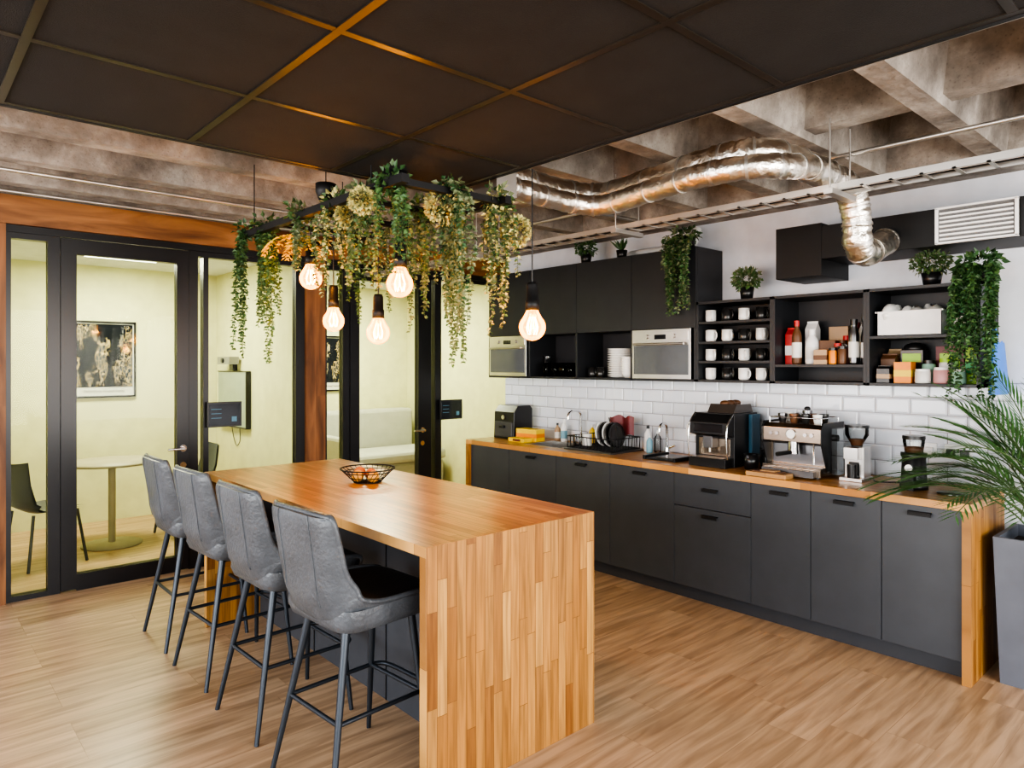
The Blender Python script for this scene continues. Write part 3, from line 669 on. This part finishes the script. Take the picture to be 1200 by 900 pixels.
b.tube([(x0+.05,y0+.05,z+.22),(x0+.02,y0+.04,z+.18),(x0,y0+.03,z+.09)],.005,chrome,8,5)
b.cyl((x0+.2,y0-.0,z+.24),(x0+.2,y0-.03,z+.24),.02,mat=blkpl)
for y in (y0+.03,y1-.03):
    for x in (x0+.05,x1-.04): b.cyl((x,y,z),(x,y,z+.015),.015,mat=blkpl,seg=10)
b.tube([(x0+.08,y0+.02,z+.36),(x1-.02,y0+.02,z+.36),(x1-.02,y1-.02,z+.36),(x0+.08,y1-.02,z+.36)],.004,chrome,6,closed=True)
for x in (x0+.08,x1-.02):
    for y in (y0+.02,y1-.02): b.cyl((x,y,z+.325),(x,y,z+.36),.004,mat=chrome,seg=6)
for i in range(4):
    for j in range(2): b.lathe((x0+.14+j*.09,y0+.07+i*.075,z+.326),[(0,0),(.02,0),(.03,.055),(.027,.055),(.018,.006)],[whitep,blkc,brown,dsteel][(i+j)%4],14)
b.cyl((x0+.25,my,z+.326),(x0+.25,my,z+.40),.03,mat=dsteel); b.sph((x0+.25,my,z+.41),(.02,.02,.015),blkpl)
b.box(x0+.16,x1,y0-.05,y0-.007,z+.02,z+.3,clear)
b.build('espresso_machine',.003)
beech=wood('beech_board',1,0,1,.2,[(.45,.26,.11),(.4,.22,.09)],grain=.2)
simple('wooden_tamping_board',3.985,4.085,1.98,2.24,z,z+.028,beech,.003)
b=B(); b.box(3.99,4.07,2.02,2.2,z+.0295,z+.036,brown); b.box(4.0,4.06,2.05,2.15,z+.0365,z+.042,beech); b.build('tamper_mat')
b=B(); cx,cy=4.30,1.70
b.box(cx-.075,cx+.09,cy-.065,cy+.065,z+.0,z+.02,steel); b.box(cx-.02,cx+.085,cy-.055,cy+.055,z+.02,z+.20,steel); b.box(cx-.075,cx-.02,cy-.04,cy+.04,z+.13,z+.20,steel)
b.cyl((cx-.05,cy,z+.02),(cx-.05,cy,z+.1),.028,mat=blkpl); b.box(cx-.024,cx-.02,cy-.03,cy+.03,z+.03,z+.11,blkpl)
b.lathe((cx+.02,cy,z+.20),[(.03,0),(.035,.02),(.065,.07),(.065,.115)],clear,20); b.cyl((cx+.02,cy,z+.315),(cx+.02,cy,z+.33),.068,mat=blkpl); b.lathe((cx+.02,cy,z+.205),[(0,.0),(.03,.0),(.045,.04),(0,.045)],brown,16)
b.build('coffee_grinder',.003)
b=B(); cx,cy=4.26,1.37
b.lathe((cx,cy,z),[(0,0),(.07,0),(.072,.02),(.065,.03),(.06,.17),(.066,.18),(.066,.2),(0,.2)],blkpl,24); b.lathe((cx,cy,z+.2),[(.045,0),(.055,.06),(.055,.075)],clear,20)
b.cyl((cx,cy,z+.275),(cx,cy,z+.295),.058,mat=blkpl); b.lathe((cx,cy,z+.201),[(0,0),(.042,0),(.05,.03),(0,.035)],brown,16); b.box(cx-.10,cx-.05,cy-.03,cy+.03,z,z+.09,blkpl); b.cyl((cx-.062,cy,z+.12),(cx-.085,cy,z+.12),.02,mat=steel); b.build('coffee_grinder',0)
b=B(); b.tube([(4.36,1.62,z+.006),(4.3,1.58,z+.006),(4.36,1.5,z+.006),(4.48,1.47,z+.006),(4.56,1.45,z+.06),(4.57,1.42,z+.13)],.004,blkpl,6,6); b.build('power_cable')
for y in (1.24,1.42,2.30,3.0):
    b=B(); b.box(4.578,4.5875,y-.07,y+.07,1.05,1.135,whitepl)
    for s in (-.035,.035): b.box(4.55,4.578,y+s-.02,y+s+.02,1.065,1.11,blkpl if y<1.3 else whitepl)
    b.build('power_socket',.002)
b=B(); b.lathe((4.22,1.17,z),[(0,.0),(.07,.0),(.075,.006),(0,.008)],dsteel,24); b.build('round_coaster')

# ------------------------------------------------------------------ wall duct + foil duct + tray
b=B(); b.box(4.2,4.599,1.86,2.15,2.14,2.46,blkmatt); b.box(4.2,4.599,.55,1.86,2.24,2.44,blkmatt); b.box(4.185,4.2,.87,1.24,2.245,2.43,M('grille_frame',(.12,.12,.12),.4))
for i in range(7): b.box(4.172,4.19,.89,1.22,2.262+i*.023,2.272+i*.023,whitepl)
for a in ((.87,.885,2.245,2.435),(1.225,1.24,2.245,2.435)): b.box(4.17,4.2,a[0],a[1],a[2],a[3],whitepl)
b.box(4.17,4.2,.87,1.24,2.428,2.438,whitepl); b.box(4.17,4.2,.87,1.24,2.243,2.253,whitepl)
b.build('ventilation_duct',.002)
def duct(b,pts,r):
    P=cat([Vector(p) for p in pts],14)
    b.tube(P,r,foil,20,jit=.06)
    for k in range(0,len(P)-2,9):
        d=(P[k+1]-P[k]).normalized(); b.cyl(P[k],P[k]+d*.012,r*1.06,mat=galv,seg=20)
b=B()
duct(b,[(2.2,2.74,2.60),(2.45,2.73,2.59),(2.9,2.72,2.58),(3.05,2.58,2.57),(3.0,2.2,2.57),(2.93,1.8,2.57),(2.98,1.6,2.57),(3.2,1.54,2.56),(3.55,1.51,2.54),(3.72,1.5,2.5),(3.78,1.49,2.38),(3.80,1.49,2.25),(3.90,1.49,2.2),(4.195,1.49,2.3)],.072)
duct(b,[(2.2,2.60,2.50),(2.45,2.6,2.49),(2.78,2.58,2.48),(2.90,2.45,2.47),(2.86,2.1,2.48),(2.81,1.78,2.48),(2.86,1.56,2.48),(3.05,1.48,2.50),(3.3,1.50,2.55)],.056)
b.box(2.17,2.3,2.52,2.82,2.42,2.68,galv)
b.build('foil_duct')
b=B()
X=3.22
for dx in (0,.13): b.box(X+dx,X+dx+.012,-2,5.6,2.40,2.43,galv)
y=-2
while y<5.6: b.box(X,X+.14,y,y+.015,2.40,2.406,galv); y+=.12
for y in (.2,1.35,2.6,3.9,5.1):
    b.box(X-.06,X+.2,y,y+.04,2.375,2.40,galv)
    for xx in (X-.04,X+.18): b.cyl((xx,y+.02,2.38),(xx,y+.02,2.72),.004,mat=galv,seg=6)
b.tube([(X+.03,-2,2.415),(X+.05,1,2.415),(X+.04,3,2.415),(X+.03,5.5,2.415)],.008,whitepl,6,6); b.tube([(X+.09,-2,2.415),(X+.08,2,2.415),(X+.1,5.5,2.415)],.008,blkpl,6,6)
b.build('cable_tray')
b=B()
b.tube([(3.6,5.6,2.66),(3.6,3.2,2.66),(3.6,-1.5,2.66)],.012,galv,8); b.tube([(2.6,5.6,2.68),(2.6,-1.5,2.68)],.010,galv,8)
b.tube([(-1,4.72,2.68),(3,4.72,2.68)],.012,galv,8); b.tube([(-1,5.3,2.68),(3,5.3,2.68)],.010,galv,8); b.tube([(2.3,3.1,2.62),(4.55,3.05,2.62)],.014,galv,8)
b.tube([(4.55,2.95,2.62),(4.5,2.95,2.55),(4.5,3.0,2.50),(4.52,3.5,2.50),(4.55,3.6,2.50)],.03,whitepl,10,6)
b.build('conduit_pipes')

# ------------------------------------------------------------------ pendant rack
RZ=2.36
b=B()
for x in (1.56,2.12): b.box(x-.018,x+.018,2.38,4.12,RZ-.018,RZ+.018,blkmatt)
for i in range(5):
    y=2.44+i*.40; b.box(1.57,2.11,y-.014,y+.014,RZ-.014,RZ+.014,blkmatt)
for x in (1.56,2.12):
    for y in (2.65,3.95): b.cyl((x,y,RZ),(x,y,2.468 if y<2.8 else 2.75),.003,mat=blkmatt,seg=6)
b.lathe((1.70,2.68,2.40),[(0,0),(.05,0),(.055,.066),(0,.0675)],blkmatt,24); b.lathe((1.60,3.15,2.40),[(0,0),(.03,0),(.05,.05),(.05,.09),(0,.09)],blkmatt,24); b.cyl((1.6,3.15,2.49),(1.6,3.15,2.75),.003,mat=blkmatt,seg=6)
b.build('hanging_plant_rack')
def pendant(x,y,z,zt):
    b=B(); r=.060
    b.cyl((x,y,z+.19),(x,y,zt),.0035,mat=blkpl,seg=6)
    b.lathe((x,y,z),[(0,.20),(.02,.20),(.026,.185),(.027,.12),(.031,.118),(.031,.075),(0,.075)],blkmatt,20)
    pr=[(.0,-.060)]+[(r*math.sin(a),-r*math.cos(a)) for a in [math.pi*k/12 for k in range(1,10)]]+[(.03,.066),(.024,.08)]
    b.lathe((x,y,z),pr,amber,24)
    for k in range(6):
        a=2*math.pi*k/6; b.tube([(x+.012*math.cos(a),y+.012*math.sin(a),z+.045),(x+.026*math.cos(a),y+.026*math.sin(a),z+.0),(x+.018*math.cos(a+.5),y+.018*math.sin(a+.5),z-.033)],.0016,fil,5,3)
    b.cyl((x,y,z-.03),(x,y,z+.075),.004,mat=clear,seg=6)
    o=b.build('edison_pendant_lamp')
    l=bpy.data.lights.new('bulb','POINT'); l.energy=4.5; l.color=(1,.5,.15); l.shadow_soft_size=.03
    lo=bpy.data.objects.new('bulb_light',l); bpy.context.collection.objects.link(lo); lo.parent=o; lo.location=Vector((x,y,z))-o.location
pendant(2.12,2.22,1.765,2.468); pendant(1.70,2.64,1.96,RZ); pendant(1.89,3.14,1.765,RZ); pendant(1.86,3.57,1.845,RZ); pendant(1.675,3.47,2.06,RZ)
def strand(b,p,length,mats,L=.03,step=.018,dx=0,dy=0):
    p=Vector(p); pts=[p.copy()]; d=Vector((dx,dy,-.2))
    n=max(4,int(length/step))
    for i in range(n):
        d+=Vector((R(-.14,.14),R(-.14,.14),-.4)); d.normalize(); p=p+d*step; pts.append(p.copy())
        for k in range(4):
            a=R(0,6.28); q=Vector((math.cos(a),math.sin(a),R(-1.0,.25)))
            s=L*R(.7,1.25)*(1-.35*i/n); b.leaf(p,q,s,s*.33,random.choice(mats))
    b.tube(pts,.0014,stemm,3)
def bush(b,c,r,n,mats,L=.04):
    for i in range(n):
        v=Vector((random.gauss(0,1),random.gauss(0,1),random.gauss(0,1))).normalized(); q=R(.3,1)
        p=Vector(c)+Vector((v.x*r[0],v.y*r[1],v.z*r[2]))*q
        b.leaf(p,v+Vector((0,0,R(-.4,.2))),L*R(.7,1.3),L*.36,random.choice(mats))
PL=[
 (1.56,4.05,.74,9,[g1,g2]),(1.58,3.84,.80,10,[g1,g2,g2]),
 (1.57,3.36,.36,7,[g2,g3]),(1.60,3.05,.52,10,[g2,g3,g4]),(1.62,2.82,.46,9,[g3,g2]),
 (1.58,2.52,.42,9,[g1,g2,g2]),(1.86,2.46,.78,10,[g3,g1,g3]),(1.95,2.85,.66,8,[g3,g2]),(2.06,3.26,.72,6,[g1,g3]),
 (2.12,2.46,.76,10,[g3,g4,g2]),(2.12,2.80,.80,9,[g2,g3]),(2.12,3.75,.6,5,[g1,g2])]
for x,y,ln,n,ms in PL:
    b=B(); bush(b,(x,y,RZ+.02),(.07,.08,.065),75,ms,.034)
    for k in range(n):
        a=R(0,6.28); strand(b,(x+R(-.04,.04),y+R(-.06,.06),RZ+R(0,.05)),ln*R(.45,1.0),ms,dx=math.cos(a)*.7,dy=math.sin(a)*.7)
    b.build('hanging_ivy_plant')
for x,y,z,r in ((1.84,2.50,2.31,.078),(2.24,2.46,2.24,.068),(1.62,2.95,2.31,.06),(1.50,2.62,2.30,.05)):
    b=B()
    for i in range(480):
        v=Vector((random.gauss(0,1),random.gauss(0,1),random.gauss(0,1))).normalized()
        b.leaf(Vector((x,y,z))+v*r*R(.75,1),v,.020,.009,g4 if R(0,1)<.8 else g3)
    b.tube([(x,y,z),((x+min(max(x,1.56),2.12))/2,y,(z+RZ)/2+.02),(min(max(x,1.56),2.12),y,RZ)],.004,stemm,5)
    b.build('yellow_green_flower_cluster')
b=B()
for i in range(14):
    a=R(0,6.28); p=Vector((1.66,3.6,2.30)); d=Vector((math.cos(a)*.8,math.sin(a)*.8,.2))
    for k in range(10):
        d.z-=.13; d.normalize(); p=p+d*.022
        for s in (-1,1): b.leaf(p,d*.6+Vector((-d.y,d.x,0))*s,.035,.007,g5)
b.tube([(1.66,3.6,2.30),(1.63,3.6,2.35),(1.56,3.6,RZ)],.004,stemm,5)
b.build('golden_fern')

# ------------------------------------------------------------------ potted plants on cabinets
def pot(x,y,z,r=.05,h=.085,fr=.085,fz=.08,mats=(g1,g2),n=300,name='potted_boxwood',L=.03):
    b=B(); b.lathe((x,y,z),[(0,0),(r*.75,0),(r,h),(r*.93,h),(r*.9,h*.8),(0,h*.8)],blkpl,20)
    bush(b,(x,y,z+h+fz*.75),(fr,fr,fz),n,list(mats),L); b.cyl((x,y,z+h*.7),(x,y,z+h+fz*.6),.006,mat=stemm,seg=6)
    b.build(name)
pot(4.36,2.44,ZT+.0005,fr=.09,fz=.075,mats=(g2,g3),n=420)
pot(4.36,1.31,ZT+.0005,r=.055,h=.075,fr=.10,fz=.075,mats=(g2,g2,g3),n=560,L=.024)
pot(4.35,3.9,2.4405,fr=.09,fz=.07,n=260)
b=B(); x,y,z=4.35,3.52,2.4405
b.lathe((x,y,z),[(0,0),(.035,0),(.045,.07),(.04,.07),(0,.06)],blkpl,16)
for i in range(22):
    a=R(0,6.28); b.leaf((x,y,z+.06),(math.cos(a)*.6,math.sin(a)*.6,R(.5,1.2)),R(.09,.14),.012,g1)
b.build('potted_succulent')
def trail(x,y,z,n,ln,ms,dx,side=.10):
    b=B(); b.lathe((x+.08,y,z),[(0,0),(.045,0),(.055,.08),(.05,.08),(0,.07)],blkpl,16)
    bush(b,(x+.04,y,z+.10),(.11,side,.05),200,ms,.035)
    for k in range(n): strand(b,(x+R(-.03,.02),y+R(-side,side),z+R(.05,.10)),ln*R(.45,1),ms,dx=dx*R(.7,1.4),dy=R(-.4,.4),L=.036)
    b.build('trailing_ivy_plant')
trail(4.24,2.88,2.4405,18,.62,[g1,g2,g3],-1.4,.10)
trail(4.24,1.06,2.0405,24,.74,[g1,g1,g2],-1.4,.10)
# planter + palm
b=B(); x0,x1,y0,y1=4.12,4.55,.53,.965
k=.025; H=.735
vs=[(x0+k,y0+k,0),(x1-k,y0+k,0),(x1-k,y1-k,0),(x0+k,y1-k,0),(x0,y0,H),(x1,y0,H),(x1,y1,H),(x0,y1,H),(x0+.02,y0+.02,H),(x1-.02,y0+.02,H),(x1-.02,y1-.02,H),(x0+.02,y1-.02,H),(x0+.02,y0+.02,H-.06),(x1-.02,y0+.02,H-.06),(x1-.02,y1-.02,H-.06),(x0+.02,y1-.02,H-.06)]
b.add(vs,[(i,(i+1)%4,4+(i+1)%4,4+i) for i in range(4)]+[(4+i,4+(i+1)%4,8+(i+1)%4,8+i) for i in range(4)]+[(8+i,8+(i+1)%4,12+(i+1)%4,12+i) for i in range(4)],planterm)
b.add(vs[12:],[(0,1,2,3)],soil); b.add(vs[:4],[(3,2,1,0)],planterm)
b.build('tall_planter')
b=B(); c=Vector((4.33,.76,H-.0595))
for i in range(44):
    a=2.15+R(-1.5,1.5) if i<34 else R(-2.6,-1.2)
    ln=R(.78,1.05); lean=R(.10,.62)
    p=c+Vector((R(-.06,.06),R(-.06,.06),0)); d=Vector((math.cos(a)*lean*.6,math.sin(a)*lean*.6,1)).normalized(); pts=[p.copy()]; n=26
    for k in range(n):
        f=k/n
        d+=Vector((math.cos(a)*lean*.12,math.sin(a)*lean*.12,-.02-.075*f*lean*1.5)); d.normalize(); p=p+d*ln/n
        if p.x>4.54: p.x=4.54
        if p.y>1.0 and p.x>4.2 and p.z>1.42: p.z=1.42
        pts.append(p.copy())
        if k>9:
            sd=d.cross(Vector((0,0,1)))
            if sd.length<.2: sd=Vector((-math.sin(a),math.cos(a),0))
            sd.normalize(); q=math.sin(min(1,(k-8)/(n-8)*.93+.07)*math.pi)
            for s in (-1,1):
                dd=(d*1.0+sd*s*.65+Vector((0,0,-.03))).normalized()
                L=.06+.14*q
                if p.x+dd.x*L>4.57: L=max(.01,(4.565-p.x)/max(dd.x,.01))
                if p.y+dd.y*L>1.03 and p.z+dd.z*L>1.45 and p.x>4.1: L=.03
                b.leaf(p,dd,L,.0058,palmg,up=(0,0,1))
    b.tube(pts,lambda t:.004*(1-.7*t)+.001,stemm,5)
b.build('areca_palm')

# ------------------------------------------------------------------ lights & world
def area(name,loc,rot,sx,sy,e,col):
    l=bpy.data.lights.new(name,'AREA'); l.shape='RECTANGLE'; l.size=sx; l.size_y=sy; l.energy=e; l.color=col
    o=bpy.data.objects.new(name,l); bpy.context.collection.objects.link(o); o.location=loc; o.rotation_euler=rot
area('window_daylight',(1.0,-3.15,1.55),(math.radians(90),0,0),6.5,2.0,260,(1,.965,.92))
area('window_daylight_side',(-4.1,2.2,1.55),(math.radians(90),0,math.radians(-90)),7,2.0,240,(1,.98,.97))
w=bpy.data.worlds.new('World'); bpy.context.scene.world=w; w.use_nodes=True; nt=w.node_tree
sk=nt.nodes.new('ShaderNodeTexSky'); sk.sky_type='NISHITA'; sk.sun_elevation=math.radians(40); sk.sun_rotation=math.radians(60); sk.sun_disc=False
nt.links.new(sk.outputs[0],nt.nodes['Background'].inputs[0]); nt.nodes['Background'].inputs[1].default_value=.3

cam=bpy.data.cameras.new('camera'); co=bpy.data.objects.new('camera',cam); bpy.context.collection.objects.link(co)
co.location=(0,0,1.6); co.rotation_euler=(math.radians(90),0,math.radians(-42))
cam.sensor_width=36; cam.lens=24.3; cam.shift_y=-23/1200; cam.clip_start=.05
bpy.context.scene.camera=co
vs=bpy.context.scene.view_settings; vs.view_transform='AgX'; vs.look='AgX - High Contrast'; vs.exposure=.85
